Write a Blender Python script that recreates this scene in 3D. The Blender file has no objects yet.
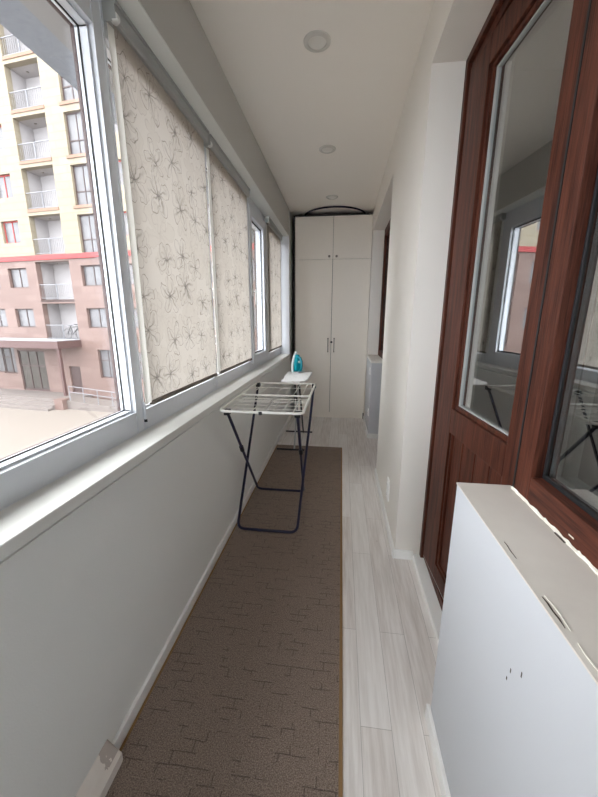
import bpy, bmesh, math, random
from mathutils import Vector, Matrix
random.seed(7)
S = bpy.context.scene
col = S.collection
PI = math.pi
R = math.radians

# ------------------------------------------------------------------ camera
cam = bpy.data.cameras.new('camera'); cam_o = bpy.data.objects.new('camera', cam); col.objects.link(cam_o)
cam.sensor_fit = 'HORIZONTAL'; cam.sensor_width = 36.0; cam.lens = 338.0 / 598.0 * 36.0
cam.clip_start = 0.02; cam.clip_end = 300
p_, y_, r_ = R(13.167), R(-7.011), R(0.0966)
fw = Vector((math.sin(y_) * math.cos(p_), math.cos(y_) * math.cos(p_), -math.sin(p_)))
rt = Vector((math.cos(y_), -math.sin(y_), 0)); up = rt.cross(fw)
rt2 = math.cos(r_) * rt + math.sin(r_) * up; up2 = -math.sin(r_) * rt + math.cos(r_) * up
M = Matrix((rt2, up2, -fw)).transposed().to_4x4(); M.translation = (0, 0, 1.4)
cam_o.matrix_world = M
S.camera = cam_o

# ------------------------------------------------------------------ world: bright overcast sky
w = bpy.data.worlds.new('overcast'); S.world = w; w.use_nodes = True
nt = w.node_tree; nt.nodes.clear()
out = nt.nodes.new('ShaderNodeOutputWorld'); bg = nt.nodes.new('ShaderNodeBackground')
tc = nt.nodes.new('ShaderNodeTexCoord'); sp = nt.nodes.new('ShaderNodeSeparateXYZ'); rp = nt.nodes.new('ShaderNodeValToRGB')
nt.links.new(tc.outputs['Generated'], sp.inputs[0]); nt.links.new(sp.outputs['Z'], rp.inputs[0])
rp.color_ramp.elements[0].color = (0.90, 0.93, 1.0, 1); rp.color_ramp.elements[1].color = (1.0, 1.0, 1.0, 1)
nt.links.new(rp.outputs[0], bg.inputs[0]); bg.inputs[1].default_value = 3.4
nt.links.new(bg.outputs[0], out.inputs[0])

S.view_settings.view_transform = 'Standard'; S.view_settings.look = 'None'
S.view_settings.gamma = 1.0; S.view_settings.use_curve_mapping = False
S.view_settings.exposure = 1.5
S.cycles.max_bounces = 18; S.cycles.diffuse_bounces = 12; S.cycles.glossy_bounces = 6; S.cycles.transparent_max_bounces = 16

# ------------------------------------------------------------------ materials
def srgb(r, g, b):
    f = lambda c: ((c / 255) / 12.92) if c / 255 <= 0.04045 else (((c / 255) + 0.055) / 1.055) ** 2.4
    return (f(r), f(g), f(b), 1)

class NG:
    def __init__(s, name):
        s.m = bpy.data.materials.new(name); s.m.use_nodes = True
        s.t = s.m.node_tree; s.t.nodes.clear()
        s.out = s.t.nodes.new('ShaderNodeOutputMaterial')
    def n(s, typ, **kw):
        o = s.t.nodes.new(typ)
        for k, v in kw.items(): setattr(o, k, v)
        return o
    def l(s, a, b): s.t.links.new(a, b)
    def val(s, sock, v):
        if hasattr(v, 'is_linked') or hasattr(v, 'links'): s.l(v, sock)
        else: sock.default_value = v
    def math(s, op, a, b=0.0, c=None, clamp=False):
        o = s.n('ShaderNodeMath', operation=op, use_clamp=clamp); s.val(o.inputs[0], a); s.val(o.inputs[1], b)
        if c is not None: s.val(o.inputs[2], c)
        return o.outputs[0]
    def vmath(s, op, a, b=(0, 0, 0)):
        o = s.n('ShaderNodeVectorMath', operation=op); s.val(o.inputs[0], a); s.val(o.inputs[1], b); return o
    def mix(s, f, a, b):
        o = s.n('ShaderNodeMix', data_type='RGBA'); s.val(o.inputs[0], f); s.val(o.inputs[6], a); s.val(o.inputs[7], b); return o.outputs[2]
    def coord(s, scale=(1, 1, 1), rot=(0, 0, 0), kind='Object'):
        t = s.n('ShaderNodeTexCoord'); mp = s.n('ShaderNodeMapping'); s.l(t.outputs[kind], mp.inputs[0])
        mp.inputs['Scale'].default_value = scale; mp.inputs['Rotation'].default_value = rot; return mp.outputs[0]
    def noise(s, vec, scale, detail=3, rough=0.5):
        o = s.n('ShaderNodeTexNoise'); s.l(vec, o.inputs['Vector']); o.inputs['Scale'].default_value = scale
        o.inputs['Detail'].default_value = detail; o.inputs['Roughness'].default_value = rough; return o.outputs[0]
    def ramp(s, f, stops):
        o = s.n('ShaderNodeValToRGB'); s.l(f, o.inputs[0]); e = o.color_ramp.elements
        while len(e) < len(stops): e.new(0.5)
        for i, (p, c) in enumerate(stops): e[i].position = p; e[i].color = c
        return o.outputs[0]
    def bump(s, h, strength=0.3, dist=0.01):
        o = s.n('ShaderNodeBump'); s.l(h, o.inputs['Height']); o.inputs['Strength'].default_value = strength; o.inputs['Distance'].default_value = dist; return o.outputs[0]
    def bsdf(s, color, rough=0.5, metal=0.0, normal=None, spec=0.5, link=True, coat=0.0):
        o = s.n('ShaderNodeBsdfPrincipled'); s.val(o.inputs['Base Color'], color); s.val(o.inputs['Roughness'], rough)
        o.inputs['Metallic'].default_value = metal; o.inputs['Specular IOR Level'].default_value = spec
        o.inputs['Coat Weight'].default_value = coat
        if normal is not None: s.l(normal, o.inputs['Normal'])
        if link: s.l(o.outputs[0], s.out.inputs[0])
        return o

def paint(name, c, rough=0.6, var=0.04, nscale=60, bump=0.08, spec=0.4, metal=0.0, blot=2.0):
    g = NG(name); v = g.coord()
    a = g.noise(v, blot, 4); c2 = tuple(x * (1 - var * 2) for x in c[:3]) + (1,)
    cc = g.mix(a, c, c2)
    nb = g.noise(v, nscale, 3)
    g.bsdf(cc, rough, metal, g.bump(nb, bump, 0.002), spec)
    return g.m

m_wall = paint('grey wall paint', srgb(233, 234, 231), 0.75, 0.02, 220, 0.25)
m_wallR = paint('warm white wall paint', srgb(232, 228, 221), 0.7, 0.02, 160, 0.15)
m_beam_shade = paint('shaded grey beam paint', srgb(196, 195, 191), 0.75, 0.02, 160, 0.15)  # darker than the wall paint: shade of the beam face painted in
m_white = paint('white wall paint', srgb(196, 198, 202), 0.7, 0.015, 160, 0.1)
m_base = paint('white skirting plastic', srgb(238, 238, 236), 0.4, 0.02, 30, 0.02)
m_pvc = paint('white window plastic', srgb(222, 226, 232), 0.32, 0.02, 40, 0.02)
m_sillL = paint('white window sill', srgb(226, 226, 222), 0.38, 0.03, 60, 0.04)
m_outer = paint('brown exterior foil', srgb(70, 48, 44), 0.6)
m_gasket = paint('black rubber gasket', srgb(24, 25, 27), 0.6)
m_alu = paint('grey aluminium rail', srgb(176, 178, 176), 0.42, 0.05, 30, 0.02)
m_chain = paint('clear white plastic bracket', srgb(225, 225, 222), 0.3)
m_ledge = None
m_black = paint('black plastic', srgb(20, 21, 24), 0.4)
m_navy = paint('navy lacquered tube', srgb(22, 22, 52), 0.32, 0.1)
m_wire = paint('white coated wire', srgb(236, 236, 230), 0.35)
m_chrome = paint('dark bronze metal', srgb(70, 62, 54), 0.35, metal=0.8)
m_knob = paint('brushed nickel', srgb(140, 134, 126), 0.35, metal=0.7)
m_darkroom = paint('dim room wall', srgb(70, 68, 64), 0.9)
m_cream = paint('cream plaster', srgb(150, 146, 138), 0.9)
m_socket = paint('white socket plastic', srgb(240, 240, 238), 0.3)
m_lampframe = paint('brushed lamp trim', srgb(205, 203, 197), 0.45)
m_lampglass = paint('opal lamp glass', srgb(222, 220, 214), 0.35)
m_foam = paint('white mounting foam', srgb(240, 236, 224), 0.85, 0.05, 80, 0.6)
m_hole = paint('dark crack filler', srgb(70, 60, 52), 0.9)
m_tan = paint('tan carpet binding', srgb(150, 118, 80), 0.9, 0.1, 300, 0.5)
m_turq = paint('turquoise plastic', srgb(16, 160, 176), 0.28)
m_turqd = paint('dark teal plastic', srgb(24, 140, 158), 0.3)
m_ironw = paint('white iron plastic', srgb(238, 240, 240), 0.28)
m_steel = paint('polished steel', srgb(200, 200, 200), 0.2, metal=1.0)
m_carcass = paint('dark cabinet side', srgb(38, 36, 35), 0.6)

def stretch_ceiling():
    g = NG('satin stretch ceiling'); v = g.coord()
    g.bsdf(g.mix(g.noise(v, 1.5, 2), srgb(240, 236, 229), srgb(236, 231, 224)), 0.42, 0, None, 0.35); return g.m
m_ceil = stretch_ceiling()

def cabinet_mat():
    g = NG('matt cabinet board'); v = g.coord((40, 40, 3))
    n = g.noise(v, 3, 4); g.bsdf(g.mix(n, srgb(236, 229, 219), srgb(230, 223, 213)), 0.5, 0, g.bump(n, 0.05, 0.002), 0.35); return g.m
m_cab = cabinet_mat()

def ledge_mat():
    g = NG('worn beige ledge board'); v = g.coord()
    n = g.noise(v, 9, 5, 0.6); n2 = g.noise(v, 3, 3)
    c = g.mix(n, srgb(214, 207, 198), srgb(190, 182, 173)); c = g.mix(g.math('MULTIPLY', n2, 0.5), c, srgb(224, 219, 212))
    g.bsdf(c, 0.65, 0, g.bump(n, 0.12, 0.003), 0.3); return g.m
m_ledge = ledge_mat()

def wood_mat(name, a, b, vertical=True, rough=0.42):
    g = NG(name); v = g.coord((14, 14, 0.9) if vertical else (14, 0.9, 14))
    n = g.noise(v, 3.0, 6, 0.65); n2 = g.noise(g.coord((90, 90, 3) if vertical else (90, 3, 90)), 3.0, 4, 0.6)
    f = g.math('ADD', g.math('MULTIPLY', n, 0.6), g.math('MULTIPLY', n2, 0.4))
    c = g.ramp(f, [(0.36, a), (0.62, b)])
    g.bsdf(c, rough, 0, g.bump(n2, 0.25, 0.002), 0.12); return g.m
m_wood = wood_mat('mahogany foil', srgb(40, 20, 15), srgb(98, 56, 43))
m_woodh = wood_mat('mahogany foil along', srgb(40, 20, 15), srgb(98, 56, 43), False)

def glass_mat(name, tint=(0.93, 0.95, 0.95, 1), f0=0.08, rough=0.0):
    g = NG(name); geo = g.n('ShaderNodeNewGeometry')
    d = g.vmath('DOT_PRODUCT', geo.outputs['Normal'], geo.outputs['Incoming'])
    c = g.math('ABSOLUTE', d.outputs['Value']); k = g.math('POWER', g.math('SUBTRACT', 1.0, c, clamp=True), 5.0)
    F = g.math('ADD', g.math('MULTIPLY', k, 1 - f0), f0, clamp=True)
    tr = g.n('ShaderNodeBsdfTransparent'); tr.inputs[0].default_value = tint
    gl = g.n('ShaderNodeBsdfGlossy'); gl.inputs['Roughness'].default_value = rough; gl.inputs['Color'].default_value = (1, 1, 1, 1)
    mx = g.n('ShaderNodeMixShader'); g.l(F, mx.inputs[0]); g.l(tr.outputs[0], mx.inputs[1]); g.l(gl.outputs[0], mx.inputs[2])
    g.l(mx.outputs[0], g.out.inputs[0]); return g.m
m_glass = glass_mat('window glass', (0.97, 0.98, 0.98, 1), 0.035)
m_glassR = glass_mat('double glazed pane', (0.62, 0.66, 0.65, 1), 0.32)

def carpet_mat():
    g = NG('brown woven carpet'); v = g.coord()
    fine = g.ramp(g.noise(v, 260, 3, 0.8), [(0.36, (0, 0, 0, 1)), (0.66, (1, 1, 1, 1))]); mid = g.noise(v, 120, 3, 0.7); big = g.noise(v, 1.6, 3)
    def dashes(rot, w, h, seed):
        mp = g.n('ShaderNodeMapping'); mp.inputs['Rotation'].default_value = (0, 0, rot); mp.inputs['Location'].default_value = seed
        ns = g.n('ShaderNodeTexNoise'); g.l(v, ns.inputs['Vector']); ns.inputs['Scale'].default_value = 12
        dv = g.vmath('SCALE', g.vmath('SUBTRACT', ns.outputs['Color'], (0.5, 0.5, 0.5)).outputs[0]); dv.inputs['Scale'].default_value = 0.012
        g.l(g.vmath('ADD', v, dv.outputs[0]).outputs[0], mp.inputs[0])
        b = g.n('ShaderNodeTexBrick'); g.l(mp.outputs[0], b.inputs['Vector']); b.inputs['Scale'].default_value = 1.0
        b.inputs['Brick Width'].default_value = w; b.inputs['Row Height'].default_value = h; b.inputs['Mortar Size'].default_value = 0.0022
        b.inputs['Mortar Smooth'].default_value = 0.4; b.offset = 0.37; b.offset_frequency = 2
        b.inputs['Color1'].default_value = (0, 0, 0, 1); b.inputs['Color2'].default_value = (0, 0, 0, 1); b.inputs['Mortar'].default_value = (1, 1, 1, 1)
        return b.outputs['Color']
    mask = g.math('GREATER_THAN', g.noise(g.coord((9, 22, 1)), 1.0, 1), 0.53)
    mask2 = g.math('GREATER_THAN', g.noise(g.coord((13, 7, 1)), 1.3, 1), 0.60)
    h1 = g.math('MULTIPLY', dashes(0, 0.095, 0.036, (0, 0, 0)), mask)
    h2 = g.math('MULTIPLY', dashes(PI / 2, 0.11, 0.055, (0.03, 0.02, 0)), g.math('MULTIPLY', mask2, 0.4))
    ln = g.math('MAXIMUM', h1, h2)
    c = g.mix(fine, srgb(84, 72, 64), srgb(186, 168, 155)); c = g.mix(g.math('MULTIPLY', mid, 0.55), c, srgb(132, 116, 105))
    c = g.mix(g.math('MULTIPLY', ln, 0.5), c, srgb(62, 52, 47))
    hh = g.math('SUBTRACT', g.math('ADD', fine, g.math('MULTIPLY', big, 0.2)), g.math('MULTIPLY', ln, 1.6))
    g.bsdf(c, 0.95, 0, g.bump(hh, 0.55, 0.004), 0.1); return g.m
m_carpet = carpet_mat()

def laminate_mat():
    g = NG('white washed laminate'); v = g.coord(rot=(0, 0, PI / 2))
    b = g.n('ShaderNodeTexBrick'); g.l(v, b.inputs['Vector']); b.inputs['Scale'].default_value = 1.0
    b.inputs['Brick Width'].default_value = 0.92; b.inputs['Row Height'].default_value = 0.108; b.inputs['Mortar Size'].default_value = 0.0009
    b.inputs['Mortar Smooth'].default_value = 0.2; b.offset = 0.42
    b.inputs['Color1'].default_value = (0.0, 0, 0, 1); b.inputs['Color2'].default_value = (1, 1, 1, 1); b.inputs['Mortar'].default_value = (0.5, 0.5, 0.5, 1)
    gr = g.noise(g.coord((22, 1.3, 1)), 2.5, 6, 0.65); gr2 = g.noise(g.coord((7, 0.9, 1)), 2.0, 4, 0.6)
    knot = g.noise(g.coord((11, 5, 1)), 1.9, 2)
    c = g.ramp(gr, [(0.34, srgb(200, 192, 186)), (0.62, srgb(236, 232, 229))])
    c = g.mix(g.math('MULTIPLY', gr2, 0.55), c, srgb(216, 207, 201))
    sepb = g.n('ShaderNodeSeparateColor'); g.l(b.outputs['Color'], sepb.inputs[0])
    c = g.mix(g.math('MULTIPLY', sepb.outputs[0], 0.5), c, srgb(242, 240, 238))
    kf = g.math('MULTIPLY', g.math('GREATER_THAN', knot, 0.735), 0.5); c = g.mix(kf, c, srgb(168, 156, 148))
    c = g.mix(g.math('MULTIPLY', b.outputs['Fac'], 0.65), c, srgb(128, 120, 114))
    g.bsdf(c, 0.34, 0, g.bump(g.math('SUBTRACT', g.math('MULTIPLY', gr, 0.3), b.outputs['Fac']), 0.18, 0.002), 0.45); return g.m
m_lam = laminate_mat()

def blind_mat():
    g = NG('floral roller blind fabric'); t = g.n('ShaderNodeTexCoord'); s3 = g.n('ShaderNodeSeparateXYZ'); g.l(t.outputs['Object'], s3.inputs[0])
    yz = g.n('ShaderNodeCombineXYZ'); g.l(s3.outputs['Y'], yz.inputs[0]); g.l(s3.outputs['Z'], yz.inputs[1])
    ns = g.n('ShaderNodeTexNoise'); g.l(yz.outputs[0], ns.inputs['Vector']); ns.inputs['Scale'].default_value = 16; ns.inputs['Detail'].default_value = 2
    def layer(scale, r0, lobes, wid, seed, dist):
        dv = g.vmath('SCALE', g.vmath('SUBTRACT', ns.outputs['Color'], (0.5, 0.5, 0.5)).outputs[0]); dv.inputs['Scale'].default_value = dist
        vv = g.vmath('ADD', g.vmath('ADD', yz.outputs[0], dv.outputs[0]).outputs[0], seed).outputs[0]
        sc = g.vmath('SCALE', vv); sc.inputs['Scale'].default_value = scale
        vo = g.n('ShaderNodeTexVoronoi', voronoi_dimensions='2D', feature='F1'); g.l(sc.outputs[0], vo.inputs['Vector']); vo.inputs['Scale'].default_value = 1.0
        vo.inputs['Randomness'].default_value = 0.5
        d = g.vmath('SUBTRACT', sc.outputs[0], vo.outputs['Position']).outputs[0]
        ds = g.n('ShaderNodeSeparateXYZ'); g.l(d, ds.inputs[0])
        rr = g.vmath('LENGTH', g.vmath('MULTIPLY', d, (1, 1, 0)).outputs[0]).outputs['Value']
        cs = g.n('ShaderNodeSeparateColor'); g.l(vo.outputs['Color'], cs.inputs[0])
        an = g.math('ADD', g.math('ARCTAN2', ds.outputs[1], ds.outputs[0]), g.math('MULTIPLY', cs.outputs[0], 6.28))
        r1 = g.math('MULTIPLY', g.math('ADD', 0.75, g.math('MULTIPLY', cs.outputs[1], 0.35)), r0)
        pet = g.math('POWER', g.math('ABSOLUTE', g.math('SINE', g.math('MULTIPLY', an, lobes / 2))), 0.7)
        RR = g.math('MULTIPLY', r1, g.math('ADD', 0.30, g.math('MULTIPLY', pet, 0.70)))
        dd = g.math('ABSOLUTE', g.math('SUBTRACT', rr, RR))
        outl = g.math('SUBTRACT', 1.0, g.math('DIVIDE', dd, wid), clamp=True)
        frac = g.math('DIVIDE', rr, RR)
        ray = g.math('POWER', g.math('ABSOLUTE', g.math('SINE', g.math('MULTIPLY', an, lobes * 0.9))), 9.0)
        fade = g.math('SUBTRACT', 1.0, g.math('MULTIPLY', frac, 1.05), clamp=True)
        veins = g.math('MULTIPLY', ray, fade)
        core = g.math('MULTIPLY', g.math('SUBTRACT', 1.0, g.math('MULTIPLY', frac, 3.4), clamp=True), 0.9)
        inside = g.math('LESS_THAN', frac, 1.0)
        return outl, g.math('MAXIMUM', veins, core), inside
    o1, v1, i1 = layer(5.3, 0.50, 5, 0.016, (0.03, 0.02, 0), 0.06)
    o2, v2, i2 = layer(3.4, 0.50, 6, 0.012, (0.31, 0.77, 0), 0.09)
    o3, v3, i3 = layer(6.3, 0.40, 5, 0.03, (1.31, 0.17, 0), 0.05)
    weave = g.noise(t.outputs['Object'], 500, 1)
    c = g.mix(weave, srgb(206, 199, 190), srgb(192, 184, 174))
    c = g.mix(g.math('MULTIPLY', g.math('MAXIMUM', i2, i3), 0.22), c, srgb(182, 172, 160))
    c = g.mix(g.math('MULTIPLY', g.math('MAXIMUM', o2, g.math('MULTIPLY', v2, 0.5)), 0.35), c, srgb(134, 124, 112))
    c = g.mix(g.math('MULTIPLY', o3, 0.28), c, srgb(134, 124, 112))
    c = g.mix(g.math('MULTIPLY', o1, 0.72), c, srgb(96, 86, 78))
    c = g.mix(g.math('MULTIPLY', v1, 0.85), c, srgb(58, 50, 45))
    df = g.n('ShaderNodeBsdfDiffuse'); g.l(c, df.inputs[0]); tl = g.n('ShaderNodeBsdfTranslucent')
    tcx = g.mix(0.25, c, (0.1, 0.095, 0.085, 1)); g.l(tcx, tl.inputs[0])
    mx = g.n('ShaderNodeMixShader'); mx.inputs[0].default_value = 0.35; g.l(df.outputs[0], mx.inputs[1]); g.l(tl.outputs[0], mx.inputs[2])
    g.l(mx.outputs[0], g.out.inputs[0]); return g.m
m_blind = blind_mat()

def light_gap_mat():  # for the strips that paint the bright gap beside each blind
    g = NG('translucent white light gap strip'); df = g.n('ShaderNodeBsdfDiffuse'); df.inputs[0].default_value = srgb(245, 244, 240)
    tl = g.n('ShaderNodeBsdfTranslucent'); tl.inputs[0].default_value = srgb(245, 244, 240); mx = g.n('ShaderNodeMixShader'); mx.inputs[0].default_value = 0.7
    g.l(df.outputs[0], mx.inputs[1]); g.l(tl.outputs[0], mx.inputs[2]); g.l(mx.outputs[0], g.out.inputs[0]); return g.m
m_light_gap = light_gap_mat()

def tile_mat(name, a, b, bw, bh, mortar, mc, axis='xz', rough=0.6):
    g = NG(name); t = g.n('ShaderNodeTexCoord'); s3 = g.n('ShaderNodeSeparateXYZ'); g.l(t.outputs['Object'], s3.inputs[0])
    cb = g.n('ShaderNodeCombineXYZ'); g.l(s3.outputs[axis[0].upper()], cb.inputs[0]); g.l(s3.outputs[axis[1].upper()], cb.inputs[1])
    br = g.n('ShaderNodeTexBrick'); g.l(cb.outputs[0], br.inputs['Vector']); br.inputs['Scale'].default_value = 1.0
    br.inputs['Brick Width'].default_value = bw; br.inputs['Row Height'].default_value = bh; br.inputs['Mortar Size'].default_value = mortar
    br.inputs['Color1'].default_value = a; br.inputs['Color2'].default_value = b; br.inputs['Mortar'].default_value = mc; br.offset = 0.5
    n = g.noise(t.outputs['Object'], 1.5, 5); c = g.mix(g.math('MULTIPLY', n, 0.3), br.outputs['Color'], b)
    g.bsdf(c, rough, 0, None, 0.3); return g.m
m_yel = tile_mat('pale yellow cladding', srgb(127, 119, 103), srgb(120, 111, 95), 1.1, 0.42, 0.018, srgb(112, 98, 76))
m_brn = tile_mat('pinkish brown stone cladding', srgb(114, 95, 89), srgb(101, 82, 76), 1.0, 0.42, 0.012, srgb(94, 78, 73))
m_red = paint('red facade band', srgb(136, 46, 46), 0.6)
m_orange = paint('terracotta slab edge', srgb(122, 94, 78), 0.7)
m_logg = paint('white loggia plaster', srgb(158, 154, 154), 0.8)
m_wframe = paint('brown window frame', srgb(66, 50, 48), 0.6)
m_wredf = paint('red window frame', srgb(150, 46, 44), 0.6)
m_curt = paint('curtained window glass', srgb(108, 106, 108), 0.25, 0.3, 3, 0.0, blot=3.0)
m_dkglass = paint('dark window glass', srgb(92, 88, 84), 0.15, 0.4, 3, 0.0, blot=4.0)
m_rail = paint('white railing paint', srgb(118, 118, 122), 0.5)
m_canopy = paint('dark red canopy fascia', srgb(80, 58, 56), 0.6)
m_snow = paint('canopy top', srgb(146, 146, 150), 0.9)
m_court = paint('pale paved courtyard', srgb(116, 108, 101), 0.9, 0.05, 5, 0.1, blot=0.4)
m_step = paint('grey granite steps', srgb(108, 100, 96), 0.8)
m_bike = paint('black bicycle paint', srgb(10, 10, 12), 0.4)
m_soff = paint('rough grey exterior stucco', srgb(150, 157, 168), 0.95, 0.14, 30, 1.0, blot=45)
m_soff2 = paint('smooth grey exterior render', srgb(150, 150, 150), 0.9, 0.05, 30, 0.1)
m_ac = paint('white air conditioner casing', srgb(170, 168, 166), 0.6)

# ------------------------------------------------------------------ mesh helpers
class MB:
    def __init__(s): s.bm = bmesh.new(); s.smooth = False
    def box(s, x0, x1, y0, y1, z0, z1, bev=0.0):
        r = bmesh.ops.create_cube(s.bm, size=1.0)
        vs = r['verts']
        for v in vs: v.co = Vector(((x0 + x1) / 2 + v.co.x * (x1 - x0), (y0 + y1) / 2 + v.co.y * (y1 - y0), (z0 + z1) / 2 + v.co.z * (z1 - z0)))
        if bev > 0:
            es = list({e for v in vs for e in v.link_edges}); bmesh.ops.bevel(s.bm, geom=es, offset=bev, segments=2, affect='EDGES', profile=0.6)
        return s
    def cyl(s, a, b, r, r2=None, seg=16, cap=True):
        a, b = Vector(a), Vector(b); d = b - a; L = d.length
        res = bmesh.ops.create_cone(s.bm, cap_ends=cap, segments=seg, radius1=r, radius2=r if r2 is None else r2, depth=L)
        q = d.to_track_quat('Z', 'Y').to_matrix().to_4x4(); q.translation = (a + b) / 2
        bmesh.ops.transform(s.bm, matrix=q, verts=res['verts']); return s
    def tube(s, pts, r, seg=8, closed=False):
        pts = [Vector(p) for p in pts]; n = len(pts); rings = []
        prev = None
        for i, p in enumerate(pts):
            if closed: t = (pts[(i + 1) % n] - pts[i - 1]).normalized()
            elif i == 0: t = (pts[1] - p).normalized()
            elif i == n - 1: t = (p - pts[i - 1]).normalized()
            else: t = ((pts[i + 1] - p).normalized() + (p - pts[i - 1]).normalized()).normalized()
            if prev is None: u = t.orthogonal().normalized()
            else: u = (prev - prev.dot(t) * t).normalized()
            prev = u; v = t.cross(u)
            k = 1.0
            rings.append([s.bm.verts.new(p + r * k * (math.cos(a) * u + math.sin(a) * v)) for a in [2 * PI * j / seg for j in range(seg)]])
        m = n if closed else n - 1
        for i in range(m):
            A, B = rings[i], rings[(i + 1) % n]
            for j in range(seg): s.bm.faces.new((A[j], A[(j + 1) % seg], B[(j + 1) % seg], B[j]))
        if not closed:
            s.bm.faces.new(rings[0][::-1]); s.bm.faces.new(rings[-1])
        return s
    def sphere(s, c, r, sc=(1, 1, 1), seg=16):
        res = bmesh.ops.create_uvsphere(s.bm, u_segments=seg, v_segments=seg // 2, radius=r)
        for v in res['verts']: v.co = Vector((v.co.x * sc[0] + c[0], v.co.y * sc[1] + c[1], v.co.z * sc[2] + c[2]))
        return s
    def prism(s, prof, axis, a, b):
        # profile list of 2D points; extruded along axis between a and b
        def P(p, t):
            return {'x': (t, p[0], p[1]), 'y': (p[0], t, p[1]), 'z': (p[0], p[1], t)}[axis]
        A = [s.bm.verts.new(P(p, a)) for p in prof]; B = [s.bm.verts.new(P(p, b)) for p in prof]; n = len(prof)
        s.bm.faces.new(A); s.bm.faces.new(B[::-1])
        for i in range(n): s.bm.faces.new((A[i], B[i], B[(i + 1) % n], A[(i + 1) % n]))
        return s
    def loft(s, rings):
        rr = [[s.bm.verts.new(p) for p in ring] for ring in rings]; n = len(rr[0])
        for A, B in zip(rr[:-1], rr[1:]):
            for j in range(n): s.bm.faces.new((A[j], A[(j + 1) % n], B[(j + 1) % n], B[j]))
        s.bm.faces.new(rr[0][::-1]); s.bm.faces.new(rr[-1]); return s
    def build(s, name, mat, parent=None, smooth=False, bevel=0.0, **tags):
        bmesh.ops.recalc_face_normals(s.bm, faces=s.bm.faces)
        me = bpy.data.meshes.new(name); s.bm.to_mesh(me); s.bm.free()
        o = bpy.data.objects.new(name, me); col.objects.link(o); me.materials.append(mat)
        if smooth:
            for f in me.polygons: f.use_smooth = True
            try: me.set_sharp_from_angle(angle=R(40))
            except Exception: pass
        if bevel > 0:
            md = o.modifiers.new('bevel', 'BEVEL'); md.width = bevel; md.segments = 2; md.limit_method = 'ANGLE'
        if parent is not None:
            o.parent = parent
            if parent.type == 'EMPTY' or parent.parent is not None or True:
                # meshes are written in world or local space of the root: keep them where they were written
                o.matrix_parent_inverse = Matrix.Identity(4)
        for k, v in tags.items(): o[k] = v
        return o

def empty(name, loc=(0, 0, 0), rz=0.0, **tags):
    o = bpy.data.objects.new(name, None); col.objects.link(o); o.location = loc; o.rotation_euler = (0, 0, rz); o.empty_display_size = 0.05
    for k, v in tags.items(): o[k] = v
    return o
def st(name, label, cat): return empty(name, kind='structure', label=label, category=cat)
def SB(name, mb, mat, label, cat, **kw): return mb.build(name, mat, kind='structure', label=label, category=cat, **kw)
def copy_tree(o, parent=None):
    c = o.copy(); col.objects.link(c)
    if parent is not None: c.parent = parent
    for ch in [x for x in bpy.data.objects if x.parent == o]: copy_tree(ch, c)
    return c

# ================================================================== STRUCTURE
YB, YE = -3.40, 5.36          # behind camera / far wall
XW, XB, XR, XD = -0.708, -0.70, 0.357, 0.50
ZC, ZS, ZSILL = 2.752, 2.435, 0.94
ZL = 2.49                     # lintel over the right openings

SB('floor', MB().box(-0.95, 0.75, YB - 0.1, YE + 0.1, -0.10, 0.0), m_lam, 'white-washed wood laminate floor of the narrow balcony', 'floor')
SB('ceiling', MB().box(-0.95, 0.75, YB - 0.1, YE + 0.1, ZC, ZC + 0.1), m_ceil, 'plain off-white satin ceiling with three round lights', 'ceiling')
wl = MB().box(-1.0, XW, YB, YE, 0, 0.89)
SB('wall_left', wl, m_wall, 'light grey painted wall below the long window sill', 'wall')
pb = MB().box(-1.0, XB, 4.62, YE, 0.89, ZC - 0.001).box(-1.0, XB, YB, 0.05, 0.89, ZC - 0.001)  # second box: unseen pier added to cut light from the near window
SB('wall_left_pier', pb, m_wall, 'light grey pier between the last blind and the wardrobe, and an unseen one added to cut near light', 'wall')
SB('wall_left_beam', MB().box(-1.0, XB, 0.05, 4.62, ZS, ZC - 0.001), m_beam_shade, 'boxed beam above the windows and blinds, its shade painted in as darker grey', 'beam')
SB('wall_far', MB().box(-0.75, 0.75, YE, YE + 0.1, 0, ZC), m_wallR, 'plain wall behind the tall wardrobe', 'wall')
bk = MB().box(-1.0, 0.75, YB - 0.1, YB, 0, 0.3).box(-1.0, 0.75, YB - 0.1, YB, 2.55, ZC).box(-1.0, -0.68, YB - 0.1, YB, 0.3, 2.55).box(0.3, 0.75, YB - 0.1, YB, 0.3, 2.55)
SB('wall_back', bk, m_white, 'end wall at the near end of the balcony, with an opening for the added window', 'wall')
# right wall: pillar, lintel, end jamb
wr = MB().box(XR, 0.70, 1.83, 2.97, 0, ZL).box(XR, 0.70, YB, YE, ZL, ZC - 0.001).box(XR, 0.70, 4.69, YE, 0, ZL)
bmesh.ops.remove_doubles(wr.bm, verts=wr.bm.verts, dist=1e-5)
SB('wall_right', wr, m_wallR, 'off-white plastered wall pillar between the two balcony doorways', 'wall')
# parapets under the right windows
SB('wall_right_parapet', MB().box(0.3545, 0.66, -1.3, 0.97, 0, 0.926), m_white, 'bright white low wall under the near brown window', 'parapet')
SB('wall_right_near', MB().box(0.350, 0.70, YB, -1.3, 0, ZL), m_wallR, 'plain wall on the right behind the camera', 'wall')
SB('wall_right_parapet', MB().box(XR, 0.66, 3.96, 4.69, 0, 0.912), m_white, 'white low wall under the far brown window beside the wardrobe', 'parapet')
# ledges
SB('trim_1', MB().box(0.352, 0.502, -1.3, 0.971, 0.926, 0.93), m_ledge, 'worn beige ledge board on top of the near low wall', 'ledge')
SB('trim_2', MB().box(XR - 0.008, 0.502, 3.952, 4.69, 0.912, 0.935), m_wallR, 'pale ledge on top of the far low wall', 'ledge')
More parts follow.
